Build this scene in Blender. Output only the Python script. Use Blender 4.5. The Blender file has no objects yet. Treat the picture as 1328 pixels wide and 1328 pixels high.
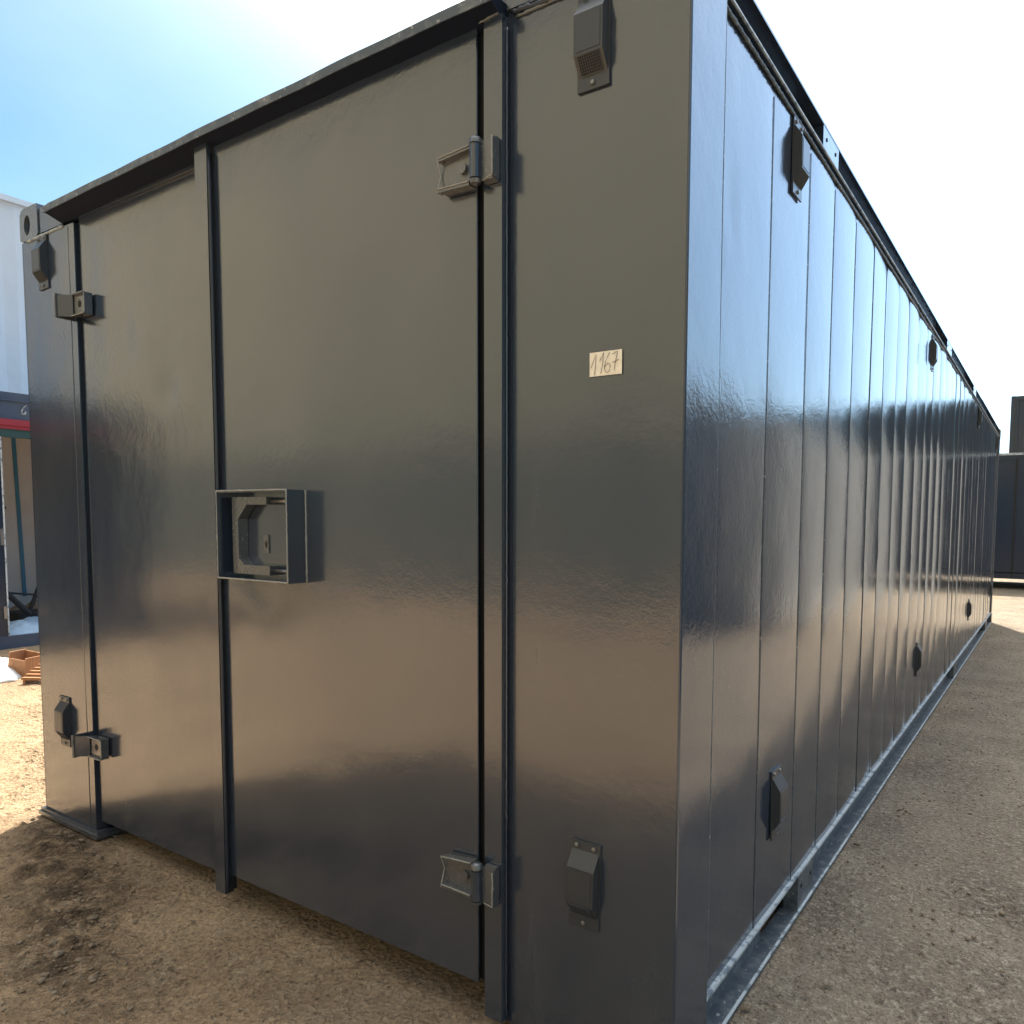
import bpy, bmesh, math, random
from mathutils import Vector, Matrix, noise
random.seed(7)
R = math.radians
sc = bpy.context.scene
col = sc.collection

# ------------------------------------------------------------------ camera
def make_camera():
    ya, pi, ro = -0.54925, -0.06911, 0.00986
    cy, sy, cp, sp, cr, sr = math.cos(ya), math.sin(ya), math.cos(pi), math.sin(pi), math.cos(ro), math.sin(ro)
    f = Vector((sy*cp, cy*cp, sp)); rt = Vector((cy, -sy, 0)); up = rt.cross(f)
    r2 = rt*cr+up*sr; u2 = -rt*sr+up*cr
    cd = bpy.data.cameras.new('camera'); co = bpy.data.objects.new('camera', cd); col.objects.link(co)
    m = Matrix((r2, u2, -f)).transposed().to_4x4(); m.translation = Vector((3.72209, -1.43224, 1.30186))
    co.matrix_world = m
    cd.sensor_width = 36; cd.lens = 958.057/1328*36
    cd.shift_x = -(779.539-664)/1328; cd.shift_y = (743.363-664)/1328
    cd.clip_start = .05; cd.clip_end = 3000
    sc.camera = co
make_camera()

# ------------------------------------------------------------------ world, sun, exposure
SUN_AZ = Vector((-.40, .917)); SUN_EL = R(55.5)
w = bpy.data.worlds.new('World'); sc.world = w; w.use_nodes = True
nt = w.node_tree
sky = nt.nodes.new('ShaderNodeTexSky'); sky.sky_type = 'NISHITA'; sky.sun_disc = False
sky.sun_elevation = SUN_EL; sky.sun_rotation = math.atan2(SUN_AZ.x, SUN_AZ.y)
sky.air_density = 1.0; sky.dust_density = 1.0; sky.ozone_density = 1.0; sky.altitude = 50
bg = nt.nodes['Background']; bg.inputs['Strength'].default_value = .12
# sun-side haze aureole and pale horizon band added to the clear sky, both in world directions
def wm(op, a, b_=None, c=None):
    n = nt.nodes.new('ShaderNodeMath'); n.operation = op
    for i, v in enumerate((a, b_, c)):
        if v is None: continue
        if isinstance(v, (int, float)): n.inputs[i].default_value = v
        else: nt.links.new(v, n.inputs[i])
    return n.outputs[0]
def wv(op, a, b_):
    n = nt.nodes.new('ShaderNodeVectorMath'); n.operation = op
    for i, v in enumerate((a, b_)):
        if isinstance(v, tuple): n.inputs[i].default_value = v
        elif op == 'SCALE' and i == 1: nt.links.new(v, n.inputs['Scale'])
        else: nt.links.new(v, n.inputs[i])
    return n.outputs['Value' if op == 'DOT_PRODUCT' else 'Vector']
sunv = (SUN_AZ.x*math.cos(SUN_EL), SUN_AZ.y*math.cos(SUN_EL), math.sin(SUN_EL))
wtc = nt.nodes.new('ShaderNodeTexCoord')
dot = wm('MAXIMUM', wv('DOT_PRODUCT', wtc.outputs['Generated'], sunv), 0.0)
sepw = nt.nodes.new('ShaderNodeSeparateXYZ'); nt.links.new(wtc.outputs['Generated'], sepw.inputs[0])
GLOW, BAND = 16.0, 4.6
glow = wm('MULTIPLY', wm('POWER', dot, 15.0), GLOW)
band = wm('MULTIPLY', wm('POWER', wm('SUBTRACT', 1.0, wm('ABSOLUTE', sepw.outputs[2])), 8.0), wm('MULTIPLY', wm('ADD', wm('POWER', dot, 2.0), .25), BAND))
base_sky = wv('MULTIPLY', sky.outputs[0], (.28, .42, .42))
wmp = nt.nodes.new('ShaderNodeMapping'); wmp.inputs['Scale'].default_value = (1, 1.6, 3.2); nt.links.new(wtc.outputs['Generated'], wmp.inputs[0])
wno = nt.nodes.new('ShaderNodeTexNoise'); wno.inputs['Scale'].default_value = 2.6; wno.inputs['Detail'].default_value = 7; nt.links.new(wmp.outputs[0], wno.inputs[0])
wisp = wm('MULTIPLY', wm('POWER', wm('MAXIMUM', wm('SUBTRACT', wno.outputs['Fac'], .42), 0.0), 1.3), 0.8)
base_sky = wv('ADD', base_sky, wv('SCALE', (1.0, 1.0, 1.0), wisp))
h2 = (math.sin(R(20))*math.cos(R(25)), math.cos(R(20))*math.cos(R(25)), math.sin(R(25)))
veil_r = wm('MULTIPLY', wm('POWER', wm('MAXIMUM', wv('DOT_PRODUCT', wtc.outputs['Generated'], h2), 0.0), 6.0), 4.4)
zenith_fill = wm('MULTIPLY', wm('POWER', wm('MAXIMUM', sepw.outputs[2], 0.0), 4.0), 6.0)  # unseen overhead glow added to brighten the shaded ground
base_sky = wv('ADD', base_sky, wv('ADD', wv('SCALE', (.60, .85, 1.28), veil_r), wv('SCALE', (1.0, .93, .82), zenith_fill)))
tot = wv('ADD', base_sky, wv('ADD', wv('SCALE', (1.0, .97, .90), glow), wv('SCALE', (1.0, 1.0, .98), band)))
nt.links.new(tot, bg.inputs[0])
sd = bpy.data.lights.new('sun', 'SUN'); sd.energy = 3.9; sd.angle = R(.53); sd.color = (1, .93, .82)
so = bpy.data.objects.new('sun', sd); col.objects.link(so)
sv = Vector((SUN_AZ.x*math.cos(SUN_EL), SUN_AZ.y*math.cos(SUN_EL), math.sin(SUN_EL)))
so.rotation_euler = sv.to_track_quat('Z', 'Y').to_euler()
sc.view_settings.view_transform = 'Standard'; sc.view_settings.look = 'None'
sc.view_settings.exposure = 1.75; sc.view_settings.gamma = 1

# ------------------------------------------------------------------ materials
def mat(name, base, rough=.6, metal=0, spec=.5, coat=0, bumps=(), vary=None, speck=None, rvary=None, ior=1.5, dust=None):
    """bumps: (scale, distance[m], detail, (sx,sy,sz)); vary: (colour2, scale, lo, hi); speck: (colour, scale, threshold)"""
    m = bpy.data.materials.new(name); m.use_nodes = True; t = m.node_tree; N = t.nodes; L = t.links
    b = N['Principled BSDF']; b.inputs['Base Color'].default_value = (*base, 1)
    b.inputs['Roughness'].default_value = rough; b.inputs['Metallic'].default_value = metal
    b.inputs['Specular IOR Level'].default_value = spec; b.inputs['Coat Weight'].default_value = coat
    b.inputs['Coat Roughness'].default_value = rough*.8; b.inputs['IOR'].default_value = ior
    tc = N.new('ShaderNodeTexCoord')
    def nz(scale, detail=4, s=(1, 1, 1), ro=.55):
        mp = N.new('ShaderNodeMapping'); mp.inputs['Scale'].default_value = s; L.new(tc.outputs['Object'], mp.inputs[0])
        n = N.new('ShaderNodeTexNoise'); n.inputs['Scale'].default_value = scale; n.inputs['Detail'].default_value = detail
        n.inputs['Roughness'].default_value = ro; L.new(mp.outputs[0], n.inputs[0]); return n.outputs['Fac']
    def rng(x, a, c, lo=0, hi=1):
        r = N.new('ShaderNodeMapRange'); r.inputs[1].default_value = a; r.inputs[2].default_value = c
        r.inputs[3].default_value = lo; r.inputs[4].default_value = hi; L.new(x, r.inputs[0]); return r.outputs[0]
    cur = None
    def mixc(fac, c2):
        nonlocal cur
        x = N.new('ShaderNodeMix'); x.data_type = 'RGBA'; L.new(fac, x.inputs[0])
        if cur is None: x.inputs[6].default_value = (*base, 1)
        else: L.new(cur, x.inputs[6])
        x.inputs[7].default_value = (*c2, 1); cur = x.outputs[2]
    for v in (vary or ()):
        c2, sca, lo, hi = v[:4]; mixc(rng(nz(sca, 6, v[4] if len(v) > 4 else (1, 1, 1), .6), lo, hi), c2)
    for v in (speck or ()):
        c2, sca, th = v[:3]; mixc(rng(nz(sca, 3, v[3] if len(v) > 3 else (1, 1, 1), .5), th, th+.03), c2)
    if dust:   # soil dust settled along the bottom edge and in thin vertical runs
        sp = N.new('ShaderNodeSeparateXYZ'); L.new(tc.outputs['Object'], sp.inputs[0])
        def mul(a, c):
            x = N.new('ShaderNodeMath'); x.operation = 'MULTIPLY'
            for i, v in ((0, a), (1, c)):
                if isinstance(v, float): x.inputs[i].default_value = v
                else: L.new(v, x.inputs[i])
            return x.outputs[0]
        mixc(mul(mul(rng(sp.outputs[2], .50, .08), rng(nz(5, 7, (1, 1, .5), .7), .38, .70)), .10), dust)
        mixc(mul(rng(nz(7, 6, (1, 1, .10), .7), .60, .75), .07), dust)
    if cur is not None: L.new(cur, b.inputs['Base Color'])
    if rvary:
        sca, lo, hi = rvary[:3]; L.new(rng(nz(sca, 5, rvary[3] if len(rvary) > 3 else (1, 1, 1)), .3, .7, lo, hi), b.inputs['Roughness'])
    prev = None
    for bp in bumps:
        sca, dist, det = bp[:3]; s = bp[3] if len(bp) > 3 else (1, 1, 1)
        bn = N.new('ShaderNodeBump'); bn.inputs['Strength'].default_value = 1; bn.inputs['Distance'].default_value = dist
        L.new(nz(sca, det, s), bn.inputs['Height'])
        if prev: L.new(prev, bn.inputs['Normal'])
        prev = bn.outputs[0]
    if prev: L.new(prev, b.inputs['Normal'])
    return m
PAINT = (.024, .034, .052)
M = {}
M['paint'] = mat('anthracite_gloss_paint', PAINT, .1, spec=.5, coat=.1, ior=1.78, bumps=((210, .00022, 2), (60, .00038, 3), (5, .0020, 2)), dust=(.22, .21, .19),
                 rvary=(3, .06, .15), speck=(((.30, .29, .27), 42, .765), ))
M['paint_front'] = mat('anthracite_door_paint', PAINT, .16, spec=.5, coat=.5, ior=1.85, dust=(.26, .24, .21), bumps=((190, .00024, 2), (50, .0004, 2), (4, .0026, 2)),
                 rvary=(3.2, .11, .21, (1, 1, .25)), vary=(((.038, .047, .062), 2.0, .45, .8, (1, 1, .35)),), speck=(((.20, .19, .17), 60, .79),))
M['paint_worn'] = mat('anthracite_weld_paint', (.062, .066, .072), .2, spec=.7, ior=1.65, coat=.5, bumps=((90, .0015, 4), (300, .0005, 3)),
                 speck=(((.17, .17, .16), 120, .66),))
M['rail'] = mat('dusty_blue_grey_rail', (.07, .085, .10), .42, spec=.5, bumps=((60, .001, 4),), vary=(((.20, .21, .21), 22, .48, .75), ), speck=(((.35, .34, .32), 70, .66),))
M['chalk'] = mat('chalky_chipped_edge', (.42, .46, .48), .5, bumps=((70, .002, 4),), vary=(((.12, .15, .18), 30, .5, .62),))
M['seal'] = mat('navy_rubber_seal', (.02, .026, .038), .35, bumps=((40, .0006, 3),))
M['black'] = mat('unlit_black_recess', (.008, .008, .008), .7)
M['screw'] = mat('zinc_screw', (.25, .25, .25), .35, metal=.8)
M['plastic'] = mat('painted_vent_plastic', (.038, .042, .048), .33, spec=.55, bumps=((260, .0002, 2),))
M['paper'] = mat('cream_paper_label', (.90, .82, .68), .75, vary=(((.84, .73, .58), 60, .4, .7),))
M['ink'] = mat('dark_pen_ink', (.05, .035, .03), .6)
M['white_panel'] = mat('white_cabin_panel', (.62, .69, .78), .5, bumps=((3, .01, 3),), vary=(((.54, .60, .67), 1.5, .4, .7, (1, 1, .3)),))
M['navy'] = mat('navy_cabin_paint', (.035, .055, .10), .3, bumps=((30, .0008, 3),), vary=(((.06, .08, .12), 3, .4, .7),))
M['red'] = mat('red_painted_stripe', (.24, .018, .03), .45)
M['teal'] = mat('dark_green_shutter_rail', (.02, .055, .055), .4)
M['beige'] = mat('beige_lining_board', (.42, .405, .40), .7, vary=(((.36, .32, .29), 2.2, .45, .7), ((.28, .24, .2), 6, .64, .70)))
M['blue'] = mat('blue_lining_strip', (.02, .13, .22), .5)
M['sheet'] = mat('crumpled_white_plastic', (.78, .80, .80), .35, bumps=((14, .01, 5),))
M['sheetb'] = mat('pale_blue_plastic_sheet', (.38, .50, .62), .4, bumps=((14, .01, 5),))
M['wood'] = mat('orange_timber', (.36, .17, .075), .7, vary=(((.22, .10, .04), 12, .4, .7, (1, 6, 1)),))
M['farpaint'] = mat('dark_container_paint', (.007, .018, .040), .28, bumps=((8, .002, 3),), vary=(((.012, .024, .044), 2, .4, .7),))
M['lightcont'] = mat('light_grey_container_paint', (.74, .73, .70), .4, bumps=((8, .002, 3),), vary=(((.64, .63, .60), 2, .4, .7),))
M['greycont'] = mat('grey_container_paint', (.035, .045, .055), .35, bumps=((8, .002, 3),), vary=(((.045, .052, .06), 2, .4, .7),))
M['warehouse'] = mat('tan_warehouse_cladding', (.27, .232, .15), .7, vary=(((.22, .19, .125), .6, .4, .7),))
M['whbase'] = mat('brown_warehouse_base', (.09, .08, .07), .8)
M['stone'] = mat('loose_stone', (.17, .12, .075), .85, bumps=((50, .004, 4),), vary=(((.25, .19, .13), 8, .4, .65),))
M['tan'] = mat('pale_tan_shed_cladding', (.62, .52, .38), .7)
M['worn_highlight'] = mat('worn_edge_highlight', (.26, .25, .225), .25, spec=.8, bumps=((80, .001, 3),))  # worn metal edges, paled so their bright highlights sit in the colour
M['slate'] = mat('slate_container_paint', (.10, .13, .17), .4, bumps=((8, .002, 3),))
M['olive'] = mat('olive_grey_container_paint', (.13, .125, .095), .45, bumps=((8, .002, 3),), vary=(((.09, .09, .07), 2, .4, .7),))
M['underside'] = mat('shaded_underside_paint', (.010, .014, .026), .6, spec=.08)  # same paint darkened: shade under the flashing is put into the colour
M['glass'] = mat('dark_window_glass', (.02, .025, .03), .08)

def ground_mat():
    m = bpy.data.materials.new('worn_tarmac_and_earth'); m.use_nodes = True; t = m.node_tree; N = t.nodes; L = t.links
    b = N['Principled BSDF']; b.inputs['Roughness'].default_value = .88; b.inputs['Specular IOR Level'].default_value = .25
    tc = N.new('ShaderNodeTexCoord')
    def nz(scale, det=6, ro=.6, s=(1, 1, 1), dist=0):
        mp = N.new('ShaderNodeMapping'); mp.inputs['Scale'].default_value = s; L.new(tc.outputs['Object'], mp.inputs[0])
        n = N.new('ShaderNodeTexNoise'); n.inputs['Scale'].default_value = scale; n.inputs['Detail'].default_value = det
        n.inputs['Roughness'].default_value = ro; n.inputs['Distortion'].default_value = dist; L.new(mp.outputs[0], n.inputs[0]); return n.outputs['Fac']
    def rng(x, a, c, lo=0, hi=1):
        r = N.new('ShaderNodeMapRange'); r.inputs[1].default_value = a; r.inputs[2].default_value = c
        r.inputs[3].default_value = lo; r.inputs[4].default_value = hi; L.new(x, r.inputs[0]); return r.outputs[0]
    def mixc(fac, a, c):
        x = N.new('ShaderNodeMix'); x.data_type = 'RGBA'; L.new(fac, x.inputs[0])
        for i, v in ((6, a), (7, c)):
            if isinstance(v, tuple): x.inputs[i].default_value = (*v, 1)
            else: L.new(v, x.inputs[i])
        return x.outputs[2]
    def math_(op, a, c):
        x = N.new('ShaderNodeMath'); x.operation = op
        for i, v in ((0, a), (1, c)):
            if isinstance(v, (int, float)): x.inputs[i].default_value = v
            else: L.new(v, x.inputs[i])
        return x.outputs[0]
    # brown earth (left) to greyer tarmac grit (right), by a wandering boundary
    sep = N.new('ShaderNodeSeparateXYZ'); L.new(tc.outputs['Object'], sep.inputs[0])
    side = rng(math_('ADD', sep.outputs[0], math_('MULTIPLY', nz(.8, 3), 1.2)), 2.7, 3.7)
    earth = mixc(rng(nz(1.7, 7, .62), .38, .66), (.66, .455, .275), (.42, .28, .165))
    earth = mixc(rng(nz(7, 6, .7), .50, .72), earth, (.54, .40, .26))
    earth = mixc(rng(nz(42, 5, .8), .52, .66), earth, (.68, .50, .31))
    earth = mixc(rng(nz(26, 6, .8), .54, .68), earth, (.17, .115, .07))
    sx = math_('ADD', math_('MULTIPLY', math_('SUBTRACT', sep.outputs[0], .95), .36), math_('MULTIPLY', math_('ADD', sep.outputs[1], .30), .93))
    sx = math_('ABSOLUTE', math_('ADD', sx, math_('MULTIPLY', math_('SUBTRACT', nz(2.2, 5), .5), .42)), 0.0)
    lim = math_('MULTIPLY', rng(sep.outputs[0], -.2, .2), rng(sep.outputs[0], 1.8, 1.3))
    churn = math_('MULTIPLY', math_('MULTIPLY', rng(sx, .22, .06), rng(nz(9, 6, .75), .36, .56)), lim)
    earth = mixc(churn, earth, (.15, .10, .06))
    grit = mixc(rng(nz(2.3, 7, .6), .35, .68), (.42, .335, .245), (.245, .195, .145))
    grit = mixc(rng(nz(45, 5, .8), .50, .64), grit, (.58, .49, .37))
    c = mixc(side, earth, grit)
    c = mixc(rng(nz(60, 5, .8), .55, .66), c, (.085, .065, .045))
    c = mixc(rng(nz(120, 2, .5), .68, .74), c, (.66, .60, .50))
    L.new(c, b.inputs['Base Color'])
    v = N.new('ShaderNodeTexVoronoi'); v.inputs['Scale'].default_value = 60; L.new(tc.outputs['Object'], v.inputs[0])
    prev = None
    for src, d in ((nz(6, 6, .65), .10), (nz(26, 6, .75, dist=.8), .14), (v.outputs['Distance'], .022), (nz(150, 3, .6), .009)):
        bn = N.new('ShaderNodeBump'); bn.inputs['Strength'].default_value = .8; bn.inputs['Distance'].default_value = d
        L.new(src, bn.inputs['Height'])
        if prev: L.new(prev, bn.inputs['Normal'])
        prev = bn.outputs[0]
    L.new(prev, b.inputs['Normal'])
    return m
M['ground'] = ground_mat()

# ------------------------------------------------------------------ mesh helpers
class MB:
    def __init__(s): s.bm = bmesh.new()
    def quad(s, *p):
        return s.bm.faces.new([s.bm.verts.new(Vector(q)) for q in p])
    def box(s, x0, x1, y0, y1, z0, z1, tf=None):
        P = [Vector((x, y, z)) for x in (x0, x1) for y in (y0, y1) for z in (z0, z1)]
        if tf: P = [tf @ p for p in P]
        v = [s.bm.verts.new(p) for p in P]
        for f in ((0, 1, 3, 2), (4, 6, 7, 5), (0, 4, 5, 1), (2, 3, 7, 6), (0, 2, 6, 4), (1, 5, 7, 3)):
            s.bm.faces.new([v[i] for i in f])
        return s
    def prism(s, poly, a, b):
        """poly: list of points (Vector) of a planar outline; extruded from offset a to offset b (vectors)"""
        A = [s.bm.verts.new(Vector(p)+Vector(a)) for p in poly]; B = [s.bm.verts.new(Vector(p)+Vector(b)) for p in poly]
        n = len(poly); s.bm.faces.new(A[::-1]); s.bm.faces.new(B)
        for i in range(n): s.bm.faces.new([A[i], A[(i+1) % n], B[(i+1) % n], B[i]])
        return s
    def tube(s, pts, r, seg=8, cap=True):
        pts = [Vector(p) for p in pts]; rings = []
        for i, p in enumerate(pts):
            d = (pts[min(i+1, len(pts)-1)]-pts[max(i-1, 0)]).normalized()
            a = d.cross(Vector((0, 0, 1)) if abs(d.z) < .9 else Vector((1, 0, 0))).normalized(); c = d.cross(a)
            rr = r[i] if isinstance(r, (list, tuple)) else r
            rings.append([s.bm.verts.new(p+a*rr*math.cos(t*2*math.pi/seg)+c*rr*math.sin(t*2*math.pi/seg)) for t in range(seg)])
        for i in range(len(rings)-1):
            for k in range(seg): s.bm.faces.new([rings[i][k], rings[i][(k+1) % seg], rings[i+1][(k+1) % seg], rings[i+1][k]])
        if cap: s.bm.faces.new(rings[0][::-1]); s.bm.faces.new(rings[-1])
        return s
    def grid(s, fn, nu, nv):
        V = [[s.bm.verts.new(fn(i/nu, j/nv)) for j in range(nv+1)] for i in range(nu+1)]
        for i in range(nu):
            for j in range(nv): s.bm.faces.new([V[i][j], V[i+1][j], V[i+1][j+1], V[i][j+1]])
        return s
    def build(s, name, m, parent=None, smooth=False, bevel=0, local=True):
        if bevel:
            es = [e for e in s.bm.edges if e.is_manifold and e.calc_face_angle(0) > .6]
            bmesh.ops.bevel(s.bm, geom=es, offset=bevel, segments=2, affect='EDGES', profile=.6)
        bmesh.ops.recalc_face_normals(s.bm, faces=s.bm.faces)
        me = bpy.data.meshes.new(name); 
        if parent is not None and local:
            s.bm.transform(Matrix.Translation(-parent_loc(parent)))
        s.bm.to_mesh(me); s.bm.free(); me.materials.append(M[m])
        if smooth:
            for p in me.polygons: p.use_smooth = True
        o = bpy.data.objects.new(name, me); col.objects.link(o)
        if parent is not None: o.parent = parent
        return o
def parent_loc(p):
    v = Vector(p.location); q = p.parent
    while q is not None: v = v+Vector(q.location); q = q.parent
    return v
def thing(name, label, cat, loc=(0, 0, 0), group=None):
    o = bpy.data.objects.new(name, None); col.objects.link(o); o.location = loc; o.empty_display_size = .2
    o['label'] = label; o['category'] = cat
    if group: o['group'] = group
    return o
def tag(o, label, cat, group=None, kind=None):
    o['label'] = label; o['category'] = cat
    if group: o['group'] = group
    if kind: o['kind'] = kind
    return o
def nz(x, y, z=0.): return noise.noise(Vector((x, y, z)))

# ------------------------------------------------------------------ ground (one sheet)
def spaced(c, near, n, step, far):
    """coordinates: even `step` within +-near of c, then growing to far"""
    a = []; x = 0
    while x < near: a.append(x); x += step
    d = step
    while x < far: a.append(x); d *= 1.13; x += d
    a.append(far)
    return [c-v for v in a[:0:-1]]+[c+v for v in a]
def ground():
    xs = spaced(2.2, 3.6, 0, .022, 900); ys = spaced(.6, 3.4, 0, .022, 900)
    verts = []; 
    for x in xs:
        for y in ys:
            f = max(0, 1-max(0, math.hypot(x-2.2, y-.6)-3.2)/9)
            h = 0
            if f > 0:
                h = (nz(x*1.3, y*1.3)*.014+nz(x*5, y*5, 3)*.007+nz(x*17, y*17, 5)*.0045*(.6+.8*nz(x*2, y*2, 9)))*f
                # ruts of churned earth before the left door
                d = abs((x-.95)*.36+(y+.30)*.93+nz(x*2.2, y*2.2, 8)*.10)
                k = max(0, 1-d/.30)*max(0, min(1, (1.7-x)/.5))
                h += k*abs(nz(x*11, y*11, 2))*.05+k*abs(nz(x*24, y*24, 4))*.03
                # a thin crack under the right door
                cx = -.22+.10*math.sin(x*4)+nz(x*9, 0, 6)*.03
                
                inside = min(x+.05, 3.10-x, y+.03, 9.95-y)
                if inside > -.06: h = min(h, -.004)*1.0
            verts.append((x, y, h-.006))
    ny = len(ys); faces = [(i*ny+j, (i+1)*ny+j, (i+1)*ny+j+1, i*ny+j+1) for i in range(len(xs)-1) for j in range(ny-1)]
    me = bpy.data.meshes.new('ground'); me.from_pydata(verts, [], faces); me.materials.append(M['ground'])
    for p in me.polygons: p.use_smooth = True
    o = bpy.data.objects.new('ground', me); col.objects.link(o); o['kind'] = 'structure'
ground()

# ------------------------------------------------------------------ main container
W, H, L = 3.048, 2.565, 9.87
C = thing('shipping_container', 'long dark anthracite steel container with two front doors and number label, filling the middle', 'container', (0, 0, 0))
C['ignore_none'] = 0; del C['ignore_none']

def wavy(x, z, k, amp=.0010): return nz(x*1.7+k, z*1.2, k)*amp*1.6+nz(x*5+k, z*3.5, k+7)*amp*.5
def plate(x0, x1, z0, z1, y, th, k, amp=.0012, nu=24, nv=40, extra=None):
    """a hand-flattened sheet panel facing -Y with slight dents, closed to the back"""
    mb = MB()
    def P(u, v):
        x = x0+(x1-x0)*u; z = z0+(z1-z0)*v
        e = min(1, min(u, 1-u)*12, min(v, 1-v)*20)
        d = wavy(x, z, k, amp)*e + (extra(x, z) if extra else 0)
        return Vector((x, y+d, z))
    mb.grid(P, nu, nv)
    b = mb.bm; b.verts.ensure_lookup_table()
    # returns of the sheet at its four edges
    edges = [e for e in b.edges if e.is_boundary]
    r = bmesh.ops.extrude_edge_only(b, edges=edges)
    nv_ = [g for g in r['geom'] if isinstance(g, bmesh.types.BMVert)]
    for q in nv_: q.co.y = y+th
    return mb
def autosmooth(o, ang=30):
    me = o.data
    for p in me.polygons: p.use_smooth = True
    b = bmesh.new(); b.from_mesh(me)
    for e in b.edges:
        if e.is_manifold and e.calc_face_angle(0) > R(ang): e.smooth = False
    b.to_mesh(me); b.free(); return o

# --- front: corner pillar (left), fixed panel (right)
autosmooth(plate(0.012, .445, .03, 2.435, 0, .05, 3, nu=10).build('corner_panel', 'paint_front', C))
mb = MB(); mb.box(.395, .4, -.0015, .004, .03, 2.43); mb.build('fold_line', 'paint_worn', C)
mb = MB(); mb.box(.012, .40, .05, 2.4, .03, 2.4) if False else None
autosmooth(plate(2.586, W-.004, -.02, 2.49, 0, .05, 11, amp=.0022, nu=18, nv=60).build('front_panel', 'paint_front', C))
# right front corner post, its side face shows beside the wall
def corner_post(x0, x1, y0, y1, z0, z1, name='corner_post'):
    mb = MB(); n = 40
    def ring(z):
        k = nz(z*2.2, y0)*.0012; r = .006
        sx = 1 if x1 > 1 else -1
        return [Vector((x0, y0, z)), Vector((x1-r, y0+k*0, z)), Vector((x1-r*.3, y0+r*.3, z)), Vector((x1, y0+r, z)), Vector((x1+k*.8, y1, z)), Vector((x0, y1, z))]
    rings = [[mb.bm.verts.new(p) for p in ring(z0+(z1-z0)*i/n)] for i in range(n+1)]
    for i in range(n):
        for k in range(6): mb.bm.faces.new([rings[i][k], rings[i][(k+1) % 6], rings[i+1][(k+1) % 6], rings[i+1][k]])
    mb.bm.faces.new(rings[0]); mb.bm.faces.new(rings[-1][::-1])
    return autosmooth(mb.build(name, 'paint', C), 12)
corner_post(W-.010, W, .0005, .182, -.02, 2.565)
corner_post(W-.08, W, L-.16, L, 0.0, 2.565)
mb = MB(); mb.box(0, .012, .0, .18, .03, 2.435); mb.build('corner_post', 'paint', C)

# --- header beam, drip flashing, corner casting
def flash_z(x): return 2.486-.022*max(0, (1.35-x))*.9+.0025*math.sin(x*3.1+.5)+.0006*math.sin(x*19)
def flashing():
    mb = MB(); n = 60
    V = []
    for i in range(n+1):
        x = .355+(2.572-.355)*i/n; z = flash_z(x); t = .019+.0022*nz(x*3, 2); yl = -.060+.002*nz(x*2, 1)
        V.append([mb.bm.verts.new(p) for p in ((x, 0.0, z-.022), (x, yl, z), (x, yl-.001, z+t), (x, 0.0, z+t+.004))])
    for i in range(n):
        for k in range(4): mb.bm.faces.new([V[i][k], V[i][(k+1) % 4], V[i+1][(k+1) % 4], V[i+1][k]])
    mb.bm.faces.new(V[0]); mb.bm.faces.new(V[-1][::-1])
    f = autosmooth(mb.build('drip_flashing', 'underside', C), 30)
    mb = MB(); V = []
    for i in range(n+1):
        x = .352+(2.574-.352)*i/n; z = flash_z(x); t = .019+.0022*nz(x*3, 2); yl = -.060+.002*nz(x*2, 1)
        V.append([mb.bm.verts.new(p) for p in ((x, yl-.0005, z-.002), (x, yl-.0045, z-.003), (x, yl-.0045, z+t+.002), (x, yl-.0005, z+t+.003))])
    for i in range(n):
        for k in range(4): mb.bm.faces.new([V[i][k], V[i][(k+1) % 4], V[i+1][(k+1) % 4], V[i+1][k]])
    mb.bm.faces.new(V[0]); mb.bm.faces.new(V[-1][::-1])
    autosmooth(mb.build('lip', 'rail', f), 30)
flashing()
mb = MB(); mb.box(.160, 2.60, .001, .08, 2.447, 2.545); mb.build('header_beam', 'paint_front', C, bevel=.003)
mb = MB(); mb.box(2.575, W-.012, -.006, .0, 2.494, 2.56); mb.build('header_plate', 'paint_worn', C, bevel=.002)
def weld(pts, r, name='weld_bead', m='paint_worn'):
    P = []; n = max(8, int((Vector(pts[-1])-Vector(pts[0])).length/.008))
    for i in range(n+1):
        t = i/n*(len(pts)-1); k = min(int(t), len(pts)-2); p = Vector(pts[k]).lerp(Vector(pts[k+1]), t-k)
        P.append(p+Vector((nz(i*.5, 1)*r*.4, nz(i*.7, 2)*r*.4, nz(i*.6, 3)*r*.5)))
    rr = [r*(.75+.5*abs(nz(i*1.1, 5))) for i in range(n+1)]
    return MB().tube(P, rr, 6).build(name, m, C, smooth=True)
weld([(2.59, -.003, 2.486), (2.70, -.003, 2.478), (2.80, -.003, 2.482), (3.03, -.003, 2.488)], .007, m='seal')
weld([(2.60, -.002, 2.474), (2.82, -.002, 2.473)], .005)
weld([(.05, -.002, 2.432), (.36, -.001, 2.436)], .006, m='chalk')
weld([(2.51, -.029, 2.474), (2.57, -.029, 2.478)], .004)
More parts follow.
